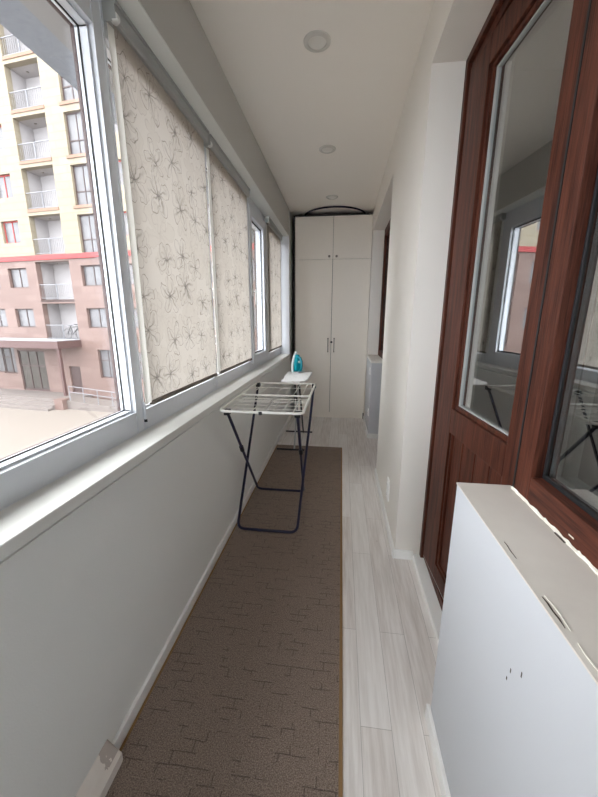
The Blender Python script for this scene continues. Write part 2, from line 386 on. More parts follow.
# ragged foam and cracks at the ledge
fb = MB()
y = 0.955
rnd = random.Random(3)
ring = []
while y > -1.2:
    wv = 0.002 + rnd.random() * 0.004; h = 0.002 + rnd.random() * 0.005
    ring.append([(0.499, y, 0.929), (0.499 - wv, y, 0.929), (0.499 - wv * 0.8, y, 0.931 + h * 0.6), (0.499, y, 0.931 + h)])
    y -= 0.006 + rnd.random() * 0.012
fb.loft(ring)
SB('trim_3', fb, m_foam, 'ragged white foam line between the beige ledge and the brown window frame', 'sealant')
def crack(name, pts, w, mat, label):
    mb = MB(); z = 0.9302
    L = [(x - w * (0.4 + 0.6 * rnd.random()) * (0 if i in (0, len(pts) - 1) else 1), y) for i, (x, y) in enumerate(pts)]
    Rr = [(x + w * (0.4 + 0.6 * rnd.random()) * (0.05 if i in (0, len(pts) - 1) else 1), y) for i, (x, y) in enumerate(pts)]
    prof = L + Rr[::-1]
    mb.prism(prof, 'z', z - 0.001, z + 0.0012)
    return SB(name, mb, mat, label, 'crack')
crack('trim_4', [(0.3600, 0.543), (0.3615, 0.528), (0.3605, 0.512), (0.3620, 0.498), (0.3605, 0.480)], 0.0016, m_hole, 'dark crack near the edge of the beige ledge board, the longer of the two')
crack('trim_5', [(0.3655, 0.546), (0.3670, 0.533), (0.3690, 0.521), (0.3685, 0.505), (0.3670, 0.490), (0.3660, 0.476)], 0.0013, m_foam, 'chipped white sliver beside the longer ledge crack')
crack('trim_6', [(0.3635, 0.456), (0.3620, 0.436), (0.3630, 0.425), (0.3640, 0.405)], 0.0014, m_foam, 'short white sliver at the near end of the beige ledge')
crack('trim_7', [(0.3640, 0.694), (0.3650, 0.680), (0.3635, 0.667), (0.3640, 0.640)], 0.0005, m_hole, 'hairline crack in the beige ledge further from the camera')
SB('trim_15', MB().box(0.4905, 0.4985, 0.705, 0.742, 0.9302, 0.9325, 0.001), m_hole, 'dark gap in the white foam line beside the brown frame', 'gap')
SB('trim_16', MB().prism([(0.4988, 0.948), (0.4988, 0.943), (0.4988, 0.941)], 'x', 0.4985, 0.5) if False else MB().box(0.4992, 0.5003, 0.694, 0.710, 0.948, 0.951), m_foam, 'small pale chip on the brown window frame', 'chip')
for k_, (yy, zz, a_) in enumerate(((0.580, 0.719, 0.005), (0.588, 0.690, 0.004), (0.547, 0.751, 0.006))):
    sc_ = MB().box(0.3541, 0.3548, yy - 0.0015, yy + 0.0015, zz - a_, zz + a_); SB('trim_%d' % (17 + k_), sc_, m_hole, ('small dark scuff on the bright low wall, lower one', 'faint scuff on the bright low wall between two others', 'small dark scuff on the bright low wall, nearest the ledge')[k_], 'scuff')
# left sill
sl = MB().box(-0.86, -0.692, 0.05, 4.62, 0.905, ZSILL, 0.004)
SB('trim_8', sl, m_sillL, 'long white window sill along the left windows', 'window sill')
# white reveal piece at far end of left windows
SB('trim_9', MB().box(-0.90, XB + 0.001, 4.60, 4.622, ZSILL, ZS), m_pvc, 'white reveal board at the far end of the windows', 'reveal')
# soffit lining
SB('trim_10', MB().box(-0.90, -0.702, 0.05, 4.61, ZS - 0.006, ZS), paint('soffit white', srgb(228, 230, 226), 0.6), 'pale lining board under the beam above the blinds', 'soffit')
# threshold kerb below the door
SB('trim_11', MB().box(0.462, 0.52, 0.97, 1.83, 0.0, 0.035, 0.003), m_base, 'white kerb strip at the foot of the brown balcony door', 'threshold')

def baseboard(name, x0, x1, y0, y1, label, h=0.058):
    return SB(name, MB().box(x0, x1, y0, y1, 0.0, h, 0.003), m_base, label, 'baseboard')
baseboard('baseboard_left', XW, -0.694, 0.735, 4.76, 'white skirting board along the grey left wall', 0.052)
baseboard('baseboard_right', XR - 0.013, XR, 1.817, 2.97, 'white skirting board along the corridor side of the pillar')
baseboard('baseboard_right', XR, 0.462, 1.817, 1.83, 'short white skirting across the doorway side of the pillar')
baseboard('baseboard_right', 0.3545 - 0.013, 0.3545, YB, 0.983, 'white skirting board at the foot of the near low wall')
baseboard('baseboard_right', XR, 0.47, 3.947, 3.96, 'short white skirting on the end face of the far low wall')
baseboard('baseboard_right', XR - 0.013, XR, 3.947, 4.74, 'white skirting on the corridor face of the far low wall')

# ------------------------------------------------------------------ left windows (uPVC), plane x ~ -0.82 .. -0.90
XI, XO = -0.822, -0.886
def pvc_window(name, label, y0, y1, fl, fr, fb_=0.090, ft=0.105, xi=XI, glass_x=-0.872, sash=False, z0=ZSILL, z1=ZS - 0.006):
    t = st(name, label, 'window')
    gy0, gy1, gz0, gz1 = y0 + fl, y1 - fr, z0 + fb_, z1 - ft
    f = MB()
    f.box(xi, XO, y0, gy0, z0, z1, 0.003); f.box(xi, XO, gy1, y1, z0, z1, 0.003)
    f.box(xi + (0.0), XO, gy0 - 0.002, gy1 + 0.002, z0, gz0, 0.003); f.box(xi, XO, gy0 - 0.002, gy1 + 0.002, gz1, z1, 0.003)
    f.build('window_frame', m_pvc, t)
    b = MB(); bw = 0.008; bx = xi - 0.018
    for (a0, a1, c0, c1) in ((gy0, gy0 + bw, gz0, gz1), (gy1 - bw, gy1, gz0, gz1), (gy0 + bw, gy1 - bw, gz0, gz0 + bw), (gy0 + bw, gy1 - bw, gz1 - bw, gz1)):
        b.box(bx, glass_x - 0.004, a0, a1, c0, c1, 0.004)
    b.build('glazing_bead', m_pvc, t)
    k = MB(); kw = bw + 0.003; xo2 = glass_x - 0.005
    for (a0, a1, c0, c1) in ((gy0, gy0 + kw, gz0, gz1), (gy1 - kw, gy1, gz0, gz1), (gy0, gy1, gz0, gz0 + kw), (gy0, gy1, gz1 - kw, gz1)):
        k.box(glass_x + 0.008, glass_x + 0.0035, a0, a1, c0, c1)
    k.build('gasket', m_gasket, t)
    q = MB()
    for (a0, a1, c0, c1) in ((y0 + 0.01, gy0 + 0.004, z0, z1), (gy1 - 0.004, y1 - 0.01, z0, z1), (gy0, gy1, z0, gz0 + 0.004), (gy0, gy1, gz1 - 0.004, z1)): q.box(XO - 0.012, min(XO, glass_x - 0.008) - 0.0005, a0, a1, c0, c1)
    q.build('outer_cover_strip', m_outer, t)
    MB().box(glass_x - 0.003, glass_x + 0.003, gy0 + 0.01, gy1 - 0.01, gz0 + 0.01, gz1 - 0.01).build('glass_pane', m_glass, t)
    return t
w1 = pvc_window('window_1', 'large clear left window nearest the camera, without a blind', 0.05, 1.285, 0.10, 0.048)
pvc_window('window_2', 'window behind the widest floral blind', 1.285, 2.15, 0.010, 0.035, 0.085)
pvc_window('window_3', 'window behind the second floral blind', 2.15, 3.04, 0.008, 0.05, 0.085)
w4 = pvc_window('window_4', 'narrow casement window with a white handle, between the blinds', 3.04, 3.79, 0.09, 0.21, 0.14, 0.17, glass_x=-0.832)
pvc_window('window_5', 'last left window behind the furthest floral blind', 3.79, 4.60, 0.05, 0.05, 0.085)
# raised sash of the casement
s4 = MB(); xs0, xs1 = XI + 0.022, XI - 0.01
for (a0, a1, c0, c1) in ((3.055, 3.125, 1.00, 2.36), (3.575, 3.72, 1.00, 2.36), (3.125, 3.575, 1.00, 1.075), (3.125, 3.575, 2.27, 2.36)): s4.box(xs1, xs0, a0, a1, c0, c1, 0.004)
s4.build('sash', m_pvc, w4)
h4 = MB().box(XI + 0.020, XI + 0.032, 3.075, 3.105, 1.60, 1.675, 0.003).cyl((XI + 0.03, 3.09, 1.645), (XI + 0.052, 3.09, 1.645), 0.009)
h4.box(XI + 0.045, XI + 0.062, 3.079, 3.101, 1.53, 1.66, 0.006)
h4.build('window_handle', m_base, w4, smooth=True)
# hinge cap near the first mullion
hc = MB().cyl((XI + 0.008, 1.288, 0.985), (XI + 0.008, 1.288, 1.06), 0.006); hc.build('hinge', m_pvc, w1, smooth=True)
hk = MB().cyl((XI + 0.008, 1.288, 0.975), (XI + 0.008, 1.288, 0.987), 0.0065); hk.build('hinge_cap', m_gasket, w1, smooth=True)

# unseen end window added behind the camera to light the corridor
t = st('window_added', 'unseen window added in the end wall behind the camera for its light', 'window')
f = MB()
for (a0, a1, c0, c1) in ((-0.68, -0.62, 0.3, 2.55), (0.24, 0.3, 0.3, 2.55), (-0.62, 0.24, 0.3, 0.36), (-0.62, 0.24, 2.49, 2.55)): f.box(a0, a1, YB - 0.08, YB - 0.01, c0, c1, 0.003)
f.build('window_frame', m_pvc, t); MB().box(-0.62, 0.25, YB - 0.05, YB - 0.044, 0.35, 2.5).build('glass_pane', m_glass, t)

# own facade outside: soffit over the window
SB('trim_12', MB().box(-1.27, -1.0, YB - 2, 7.0, 2.45, 2.62), m_soff, 'rough grey stucco overhang outside above the near window', 'overhang')
SB('trim_13', MB().box(-1.10, -0.902, YB - 2, 7.0, 2.435, 2.50), m_soff2, 'smooth grey strip of the exterior overhang next to the glass', 'overhang')
SB('wall_outer', MB().box(-1.02, -1.0, YB - 2, 7.0, -4.0, 0.85).box(-1.27, -1.0, YB - 2, 7.0, 2.62, 6.0), m_soff2, 'grey outside face of the balcony', 'wall')

# ------------------------------------------------------------------ right side: brown balcony doors and windows
def bars(lst, mat, name, parent, x0, x1, bev=0.003, **kw):
    b = MB()
    for (y0, y1, z0, z1) in lst: b.box(x0, x1, y0, y1, z0, z1, bev)
    return b.build(name, mat, parent, **kw)
def brown_door(name, label, y0, y1, z0=0.035, ajar=0.0):
    """frame y0..y1 (y0 near), leaf inside, glazed top, planked bottom; seen face at x = XD"""
    t = st(name, label, 'door'); z1 = ZL
    fw_ = 0.065
    bars([(y1 - fw_, y1, z0, z1), (y0 + 0.002, y1 - fw_, z1 - fw_, z1), (y0 + 0.002, y1 - fw_, z0, z0 + 0.045)], m_wood, 'door_frame', t, XD + 0.018, XD + 0.08)
    bars([(y1 - 0.032, y1, z0, z1), (y0 + 0.012, y1 - 0.032, z1 - 0.03, z1)], m_wood, 'frame_lip', t, XD, XD + 0.03)
    la, lb, lz0, lz1 = y0 + 0.020, y1 - fw_ - 0.004, z0 + 0.05, z1 - fw_ - 0.004
    ga, gb, gz0, gz1 = y1 - 0.708, y1 - 0.247, 1.000, 2.325
    lx0, lx1 = XD + 0.003, XD + 0.07
    leaf = bars([(la, ga, lz0, lz1), (gb, lb, lz0, lz1), (ga, gb, gz1, lz1), (ga, gb, 0.885, gz0), (ga, gb, lz0, 0.17)], m_wood, 'door_leaf', t, lx0, lx1)
    bars([(ga, ga + 0.018, gz0, gz1), (gb - 0.018, gb, gz0, gz1), (ga, gb, gz0, gz0 + 0.018), (ga, gb, gz1 - 0.018, gz1)], m_wood, 'glazing_bead', leaf, lx0 + 0.012, lx1 - 0.01, 0.004)
    bars([(ga + 0.018, ga + 0.023, gz0 + 0.018, gz1 - 0.018), (gb - 0.023, gb - 0.018, gz0 + 0.018, gz1 - 0.018), (ga + 0.018, gb - 0.018, gz0 + 0.018, gz0 + 0.023), (ga + 0.018, gb - 0.018, gz1 - 0.023, gz1 - 0.018)], m_alu, 'gasket', leaf, lx0 + 0.022, lx1 - 0.03, 0)
    MB().box(lx0 + 0.030, lx0 + 0.036, ga + 0.01, gb - 0.01, gz0 + 0.01, gz1 - 0.01).build('glass_pane', m_glassR, leaf)
    n = 4; wd = (gb - ga) / n; pl = MB()
    for i in range(n): pl.box(lx0 + 0.018, lx1 - 0.01, ga + i * wd + 0.0022, ga + (i + 1) * wd - 0.0022, 0.168, 0.902, 0.003)
    pl.box(lx0 + 0.026, lx1 - 0.02, ga, gb, 0.168, 0.902)
    pl.build('lower_panel', m_wood, leaf)
    bars([(ga, ga + 0.016, 0.17, 0.90), (gb - 0.016, gb, 0.17, 0.90), (ga, gb, 0.884, 0.90), (ga, gb, 0.17, 0.186)], m_wood, 'panel_moulding', leaf, lx0 + 0.008, lx1 - 0.02, 0.004)
    if ajar:
        hg = Vector((lx0, lb, 0)); leaf.matrix_basis = Matrix.Translation(hg) @ Matrix.Rotation(R(ajar), 4, 'Z') @ Matrix.Translation(-hg)
    MB().box(XD - 0.001, XD + 0.03, y0 - 0.0015, y0 + 0.006, z0, z1 - 0.07).build('seam_shade_strip', m_gasket, t)  # black strip paints the shadow in the seam between leaf and post
    # metal seal strip along the bottom of the leaf
    MB().box(XD + 0.004, XD + 0.016, la + 0.02, lb, z0 + 0.046, z0 + 0.050).build('threshold_seal', m_alu, leaf)
    return t
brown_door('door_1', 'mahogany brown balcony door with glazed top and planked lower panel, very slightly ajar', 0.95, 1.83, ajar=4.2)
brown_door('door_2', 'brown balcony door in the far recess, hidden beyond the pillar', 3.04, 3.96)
def brown_window(name, label, y0, y1, post_far=0.072, z0=0.93):
    t = st(name, label, 'window'); z1 = ZL
    bars([(y1 - post_far, y1, z0 - 0.93 + 0.93, z1), (y0, y0 + 0.08, z0, z1)], m_wood, 'window_frame', t, XD, XD + 0.075, 0.002)
    rl = bars([(y0 + 0.08, y1 - post_far, z0, z0 + 0.072), (y0 + 0.08, y1 - post_far, z1 - 0.08, z1)], m_woodh, 'window_rail', t, XD, XD + 0.075, 0.002)
    g0, g1, gz0, gz1 = y0 + 0.08, y1 - post_far, z0 + 0.072, z1 - 0.08
    bars([(g1 - 0.007, g1, gz0, gz1), (g0, g0 + 0.012, gz0, gz1), (g0, g1, gz0, gz0 + 0.010), (g0, g1, gz1 - 0.012, gz1)], m_gasket, 'glazing_bead', t, XD + 0.026, XD + 0.06, 0.002)
    bars([(g1 - 0.028, g1 - 0.010, gz0, gz1), (g0, g1 - 0.010, gz0 + 0.010, gz0 + 0.018)], m_pvc, 'spacer_bar', t, XD + 0.0365, XD + 0.052, 0)
    bars([(g1 - 0.015, g1 + 0.05, gz0 - 0.01, gz1), (g0, g1, gz0 - 0.06, gz0 + 0.012)], m_pvc, 'inner_frame', t, XD + 0.0765, XD + 0.10, 0.003)
    MB().box(XD + 0.030, XD + 0.036, g0 + 0.005, g1 - 0.005, gz0 + 0.005, gz1 - 0.005).build('glass_pane', m_glassR, t)
    return t
brown_window('window_7', 'near mahogany brown window above the white low wall', -1.28, 0.948)
brown_window('window_8', 'far brown window beside the wardrobe', 3.97, 4.69)

# rooms behind the right-hand glass (dim)
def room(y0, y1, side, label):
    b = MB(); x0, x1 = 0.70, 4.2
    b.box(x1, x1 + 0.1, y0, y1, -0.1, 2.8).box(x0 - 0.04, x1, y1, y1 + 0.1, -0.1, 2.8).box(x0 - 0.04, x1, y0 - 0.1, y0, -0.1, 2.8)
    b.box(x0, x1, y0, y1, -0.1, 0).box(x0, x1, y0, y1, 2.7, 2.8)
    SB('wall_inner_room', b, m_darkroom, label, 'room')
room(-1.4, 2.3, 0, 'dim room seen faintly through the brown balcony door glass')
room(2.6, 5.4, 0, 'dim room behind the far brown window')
SB('trim_14', MB().box(0.602, 0.86, -1.3, 0.90, 0.93, 0.955, 0.003), m_sillL, 'white inner sill behind the near brown window', 'window sill')

# ================================================================== THINGS INSIDE
# --- roller blinds
def blind(y0, y1, label, chain_y, zb=1.045):
    t = empty('roller_blind', (-0.80, (y0 + y1) / 2, ZS - 0.006), label=label, category='blind', group='floral roller blinds on the left windows')
    Y0, Y1 = y0 - (y0 + y1) / 2, y1 - (y0 + y1) / 2; zt = 0.0; zl = zb - (ZS - 0.006)
    prof = [(-0.022, 0.0), (0.028, 0.0), (0.028, -0.012), (0.022, -0.012), (0.022, -0.05), (0.016, -0.058), (-0.014, -0.058), (-0.022, -0.05)]
    MB().prism(prof, 'y', Y0 - 0.012, Y1 + 0.03).build('head_rail', m_alu, t)
    # fabric with slight waviness; one sheet of cloth 1 mm thick edge curled
    f = MB(); ny, nz = 28, 36; g = []
    for i in range(ny + 1):
        rowv = []
        for j in range(nz + 1):
            yy = Y0 + (Y1 - Y0) * i / ny; k = j / nz; zz = -0.05 + (zl + 0.012 + 0.05) * k
            edge = max(0, 1 - min(i, ny - i) / 1.5)
            rowv.append(f.bm.verts.new((0.004 + 0.0015 * math.sin(i * 0.8) * k + 0.004 * edge * math.sin(k * 9) * k, yy, zz)))
        g.append(rowv)
    for i in range(ny):
        for j in range(nz): f.bm.faces.new((g[i][j], g[i + 1][j], g[i + 1][j + 1], g[i][j + 1]))
    fo = f.build('fabric', m_blind, t, smooth=True)
    MB().prism([(-0.004, zl), (0.012, zl), (0.013, zl + 0.012), (0.008, zl + 0.018), (-0.001, zl + 0.018), (-0.005, zl + 0.012)], 'y', Y0 + 0.002, Y1 - 0.002).build('bottom_bar', m_barm, t)
    b = MB(); cy = Y0 - 0.006
    b.cyl((0.012, cy - 0.004, -0.045), (0.012, cy + 0.012, -0.045), 0.016, seg=20)
    b.cyl((0.012, cy - 0.010, -0.062), (0.030, cy - 0.002, -0.058), 0.006, seg=12)
    b.build('chain_bracket', m_chain, t, smooth=True)
    g2 = MB(); rr_ = []
    for k in range(14):
        u = k / 13; c0 = cy - 0.025 - 0.010 * max(0, u - 0.8) / 0.2; c1 = cy + 0.004 + 0.010 * max(0, u - 0.85) / 0.15; z = -0.075 + (zl + 0.01 + 0.075) * u
        rr_.append([(0.001, c0, z), (0.003, c0, z), (0.006 + 0.004 * math.sin(u * 3), c1, z), (0.004 + 0.004 * math.sin(u * 3), c1, z)])
    g2.loft(rr_); g2.build('light_gap_strip', m_light_gap, t, smooth=False)  # bright strip stands in for daylight leaking past the blind's edge
    return t
m_barm = paint('taupe bottom bar', srgb(120, 112, 104), 0.6)
blind(1.312, 2.085, 'widest floral roller blind, nearest to the camera', 0)
blind(2.155, 2.965, 'second floral roller blind, just before the narrow open casement window', 0)
blind(3.735, 4.530, 'furthest floral roller blind, beside the wardrobe end', 0)

# --- ceiling lights
def downlight(x, y, label):
    t = empty('ceiling_light', (x, y, ZC), label=label, category='ceiling light', group='round recessed ceiling lights')
    n = 40; b = MB(); prof = [(0.045, -0.002), (0.047, -0.009), (0.060, -0.008), (0.068, -0.004), (0.069, 0.0), (0.045, 0.0)]
    rings = [[(r * math.cos(2 * PI * k / n), r * math.sin(2 * PI * k / n), z) for k in range(n)] for r, z in prof]
    vv = [[b.bm.verts.new(p) for p in rg] for rg in rings]
    for i in range(len(vv)):
        A, B = vv[i], vv[(i + 1) % len(vv)]
        for k in range(n): b.bm.faces.new((A[k], A[(k + 1) % n], B[(k + 1) % n], B[k]))
    b.build('trim_ring', m_lampframe, t, smooth=True)
    MB().cyl((0, 0, -0.0045), (0, 0, -0.0005), 0.0465, seg=40).build('diffuser', m_lampglass, t, smooth=True)
downlight(-0.163, 2.045, 'largest-looking round ceiling light, nearest the camera')
downlight(-0.158, 3.15, 'middle one of the three round ceiling lights')
downlight(-0.153, 4.265, 'furthest round ceiling light, in front of the wardrobe')

# --- wardrobe
CY = 4.76; cx0, cx1 = -0.645, 0.352; cm = (-0.140)
t = empty('wardrobe', ((cx0 + cx1) / 2, CY, 0), label='tall beige built-in wardrobe with four plain doors at the far end', category='wardrobe')
ox, oy = (cx0 + cx1) / 2, CY
def L(mb): 
    bmesh.ops.translate(mb.bm, vec=(-ox, -oy, 0), verts=mb.bm.verts); return mb
L(MB().box(cx0 - 0.012, cx0 + 0.006, CY + 0.006, YE - 0.01, 0.0, 2.705).box(cx1 - 0.014, cx1, CY + 0.02, YE - 0.01, 0, 2.70).box(cx0, cx1 - 0.01, CY + 0.02, YE - 0.01, 2.69, 2.705).box(cx0, cx1 - 0.01, CY + 0.02, YE - 0.01, 0.09, 0.108).box(cx0, cx1 - 0.01, YE - 0.03, YE - 0.01, 0.0, 2.70)).build('carcass', m_carcass, t)
L(MB().box(cx0 + 0.008, cx1 - 0.01, CY + 0.03, CY + 0.045, 0.0, 0.086)).build('plinth', m_cab, t)
gap = 0.0018; ZM = 2.172
doors = [('upper_door', cx0 + 0.006, cm - gap, ZM + gap, 2.692, -1), ('upper_door', cm + gap, cx1, ZM + gap, 2.692, 1), ('tall_door', cx0 + 0.006, cm - gap * 2, 0.094, ZM - gap, -1), ('tall_door', cm + gap, cx1, 0.094, ZM - gap, 1)]
for nm, a, b_, z0, z1, sd in doors:
    d = L(MB().box(a, b_, CY, CY + 0.018, z0, z1, 0.0015)).build(nm, m_cab, t)
    hx = cm + sd * 0.048
    if nm == 'upper_door':
        k = MB().cyl((hx, CY, 2.205), (hx, CY - 0.014, 2.205), 0.006).sphere((hx, CY - 0.02, 2.205), 0.015, (1, 0.65, 1))
        L(k).build('knob', m_knob, d, smooth=True)
    else:
        k = MB(); zt, zb = 1.145, 0.965; xx = hx + sd * -0.006
        k.tube([(xx, CY - 0.026, zt), (xx, CY - 0.028, (zt + zb) / 2), (xx, CY - 0.026, zb)], 0.0042, 8)
        for z in (zt, zb): k.cyl((xx, CY, z), (xx, CY - 0.028, z), 0.006).sphere((xx, CY - 0.028, z), 0.0085, seg=12)
        L(k).build('handle', m_chrome, d, smooth=True)
lk = MB().cyl((cm + 0.004, CY + 0.001, 1.095), (cm + 0.004, CY - 0.01, 1.095), 0.014, seg=20).box(cm - 0.012, cm + 0.02, CY - 0.014, CY - 0.006, 1.088, 1.102, 0.002)
L(lk).build('lock', m_black, t, smooth=True)

# --- hoop lying on the wardrobe and a dark slab painting the contact shadow beneath it
hp = MB(); n = 64; hr = 0.405
hp.tube([(hr * math.cos(2 * PI * k / n), hr * math.sin(2 * PI * k / n), 0) for k in range(n)], 0.0095, 10, True)
ho = hp.build('hula_hoop', m_navy, None, smooth=True, label='dark blue hoop lying on top of the wardrobe', category='hoop')
ho.location = (-0.133, 4.975, 2.7395)
bg_ = MB()
for k, (xa, xb_, yy) in enumerate(((-0.60, 0.31, 4.80),)):
    rings = []
    for i in range(15):
        u = i / 14; x = xa + (xb_ - xa) * u; e = math.sin(PI * u) ** 0.3
        hgt = 0.005 + 0.017 * (1 - 0.8 * math.sin(PI * u)); 
        rings.append([(x, yy - 0.03 * e, 2.7055), (x, yy + 0.3, 2.7055), (x, yy + 0.3, 2.7055 + hgt * 0.6), (x, yy + 0.1, 2.7055 + hgt), (x, yy - 0.02 * e, 2.7055 + hgt * 0.7)])
    bg_.loft(rings)
bo = bg_.build('contact_shadow_slab', m_carcass, None, label='flat dark slab painting the contact shadow under the hoop on the wardrobe', category='painted shadow')

# --- carpet runner
cr = empty('carpet_runner', (-0.32, 1.2, 0), label='long brown woven carpet runner on the laminate floor', category='carpet')
MB().box(-0.362, 0.352, -2.45, 2.385, 0.0, 0.008, 0.002).build('pile', m_carpet, cr)
MB().box(-0.372, -0.362, -2.45, 2.385, 0.0, 0.0085, 0.002).box(0.352, 0.365, -2.45, 2.385, 0.0, 0.0085, 0.002).build('side_binding', m_tan, cr)

# --- plank/trunking at the bottom left
pk = empty('plank', (-0.684, 0.725, 0.0095), label='short off-white plank with a stained end on the floor against the left wall', category='plank')
def pl_ring(y, c=0.0):
    return [(-0.022, y, 0.0), (0.024 - c, y + c * 0.2, 0.0), (0.024 - c, y, 0.034 - c), (0.004, y, 0.052 - c), (-0.022, y, 0.082 - c)]
def plank_mat():
    g = NG('aged off-white plank'); v = g.coord()
    s3 = g.n('ShaderNodeSeparateXYZ'); g.l(v, s3.inputs[0])
    n = g.noise(v, 30, 4, 0.6); f = g.math('ADD', g.math('MULTIPLY', s3.outputs['Y'], 9.0), g.math('ADD', n, 0.25))
    f = g.math('MULTIPLY', f, 1.0, clamp=True)
    xm = g.math('LESS_THAN', s3.outputs['X'], 0.013)
    msk = g.math('MULTIPLY', g.math('GREATER_THAN', f, 0.42), xm)
    c = g.mix(n, srgb(228, 221, 214), srgb(214, 206, 198)); c = g.mix(g.math('MULTIPLY', msk, 0.55), c, srgb(128, 112, 104))
    g.bsdf(c, 0.6, 0, g.bump(n, 0.1, 0.002), 0.3); return g.m
MB().loft([pl_ring(-1.1), pl_ring(-0.005), pl_ring(0.0, 0.002)]).build('board', plank_mat(), pk)

# --- wall socket on pillar
def socket(x, y, z, face, label, double=True):
    t = empty('power_socket', (x, y, z), label=label, category='socket', group='white wall sockets on the right wall')
    hz = 0.075 if double else 0.041
    MB().box(-0.009, 0.0, -0.041, 0.041, -hz, hz, 0.003).build('face_plate', m_socket, t)
    for cz in ((-0.036, 0.036) if double else (0.0,)):
        MB().cyl((-0.0005, 0, cz), (-0.013, 0, cz), 0.024, 0.022, seg=24).build('outlet', m_socket, t, smooth=True)
        MB().cyl((-0.0132, -0.009, cz), (-0.0138, -0.009, cz), 0.003, seg=10).cyl((-0.0132, 0.009, cz), (-0.0138, 0.009, cz), 0.003, seg=10).build('pin_holes', m_gasket, t)
socket(XR, 2.20, 0.255, 0, 'white double wall socket low on the pillar side')
socket(XR, 4.08, 0.80, 0, 'white wall socket high on the far low wall', False)
socket(XR, 4.05, 0.30, 0, 'white wall socket near the floor on the far low wall', False)

# --- clothes drying rack
dr = empty('drying_rack', (-0.44, 2.232, 0), label='folding clothes drying rack with white wire top and navy legs', category='drying rack')
rx0, rx1, ry0, ry1, rz = -0.225, 0.245, -0.475, 0.405, 0.90
def rounded(x0, x1, y0, y1, z, r, n=6):
    pts = []
    for (cx, cy, a0) in ((x1 - r, y1 - r, 0), (x0 + r, y1 - r, PI / 2), (x0 + r, y0 + r, PI), (x1 - r, y0 + r, 1.5 * PI)):
        for k in range(n + 1): a = a0 + PI / 2 * k / n; pts.append((cx + r * math.cos(a), cy + r * math.sin(a), z))
    return pts
MB().tube(rounded(rx0, rx1, ry0, ry1, rz, 0.035), 0.0078, 8, True).build('top_frame', m_wire, dr, smooth=True)
midy = -0.045
MB().tube([(rx0, midy, rz), (rx1, midy, rz)], 0.0065).build('cross_bar', m_wire, dr, smooth=True)
wm = MB()
for k in range(1, 8): x = rx0 + (rx1 - rx0) * k / 8; wm.tube([(x, ry0, rz - 0.004), (x, ry1, rz - 0.004)], 0.0026, 6)
for yy in (ry0 + 0.30, ry1 - 0.16): wm.tube([(rx0, yy, rz - 0.006), (rx1, yy, rz - 0.006)], 0.0025, 6)
wm.build('wires', m_wire, dr, smooth=True)
# folded wings tucked against both long sides
for sx in (-1, 1):
    xe = rx1 - 0.012 if sx > 0 else rx0 + 0.012; xi_ = xe - sx * 0.212
    wf = MB().tube(rounded(min(xe, xi_), max(xe, xi_), ry0 + 0.06, midy - 0.02, rz - 0.019, 0.02), 0.0034, 8, True)
    for k in (1, 2, 3): y = ry0 + 0.06 + (midy - 0.02 - ry0 - 0.06) * k / 4; wf.tube([(xe, y, rz - 0.020), (xi_, y, rz - 0.020)], 0.0024, 6)
    wf.build('folded_wing', m_wire, dr, smooth=True)
def ubase(name, xl, xr, yb, yt, xlt, xrt, mat):
    r = 0.05; pts = [(xlt, yt, rz - 0.012)]
    def lerp(a, b, t): return tuple(a[i] + (b[i] - a[i]) * t for i in range(3))
    bl = (xl, yb, 0.0185); br = (xr, yb, 0.0185); tl = (xlt, yt, rz - 0.012); tr = (xrt, yt, rz - 0.012)
    Ln = (Vector(tl) - Vector(bl)).length
    a = lerp(bl, tl, r / Ln); b = lerp(bl, br, r / (xr - xl)); c = lerp(br, bl, r / (xr - xl)); d = lerp(br, tr, r / Ln)
    def bez(p, q, s): return [tuple((1 - u) ** 2 * p[i] + 2 * u * (1 - u) * q[i] + u * u * s[i] for i in range(3)) for u in [k / 6 for k in range(7)]]
    pts = [tl] + bez(a, bl, b) + bez(c, br, d) + [tr]
    return MB().tube(pts, 0.0095, 10).build(name, mat, dr, smooth=True)
ubase('leg_frame', -0.222, 0.185, -0.262, 0.385, rx0 + 0.012, rx1 - 0.008, m_navy)
ubase('leg_frame', -0.215, 0.170, 0.298, -0.445, rx0 + 0.035, rx1 - 0.032, m_navy)
jb = []
for (x, yv, z) in ((rx0 + 0.012, 0.385, rz - 0.008), (rx1 - 0.008, 0.385, rz - 0.008), (rx0 + 0.035, -0.445, rz - 0.008), (rx1 - 0.032, -0.445, rz - 0.008)):
    MB().box(x - 0.016, x + 0.016, yv - 0.02, yv + 0.02, z - 0.02, z + 0.012, 0.005).build('corner_clip', m_black, dr)
for (xa, xb2, s) in ((-0.218, rx0 + 0.035, 1), (0.172, rx1 - 0.032, 1)):
    u = 0.62; x = xa + (xb2 - xa) * u; yv = 0.298 + (-0.445 - 0.298) * u; z = 0.011 + (rz - 0.02) * u
    MB().cyl((x, yv + 0.012, z - 0.018), (x, yv - 0.012, z + 0.018), 0.0145, seg=14).build('hinge_joint', m_black, dr, smooth=True)
MB().box(0.0, 0.02, ry0 - 0.01, ry0 + 0.01, rz - 0.013, rz + 0.006, 0.003).build('label_clip', m_black, dr)

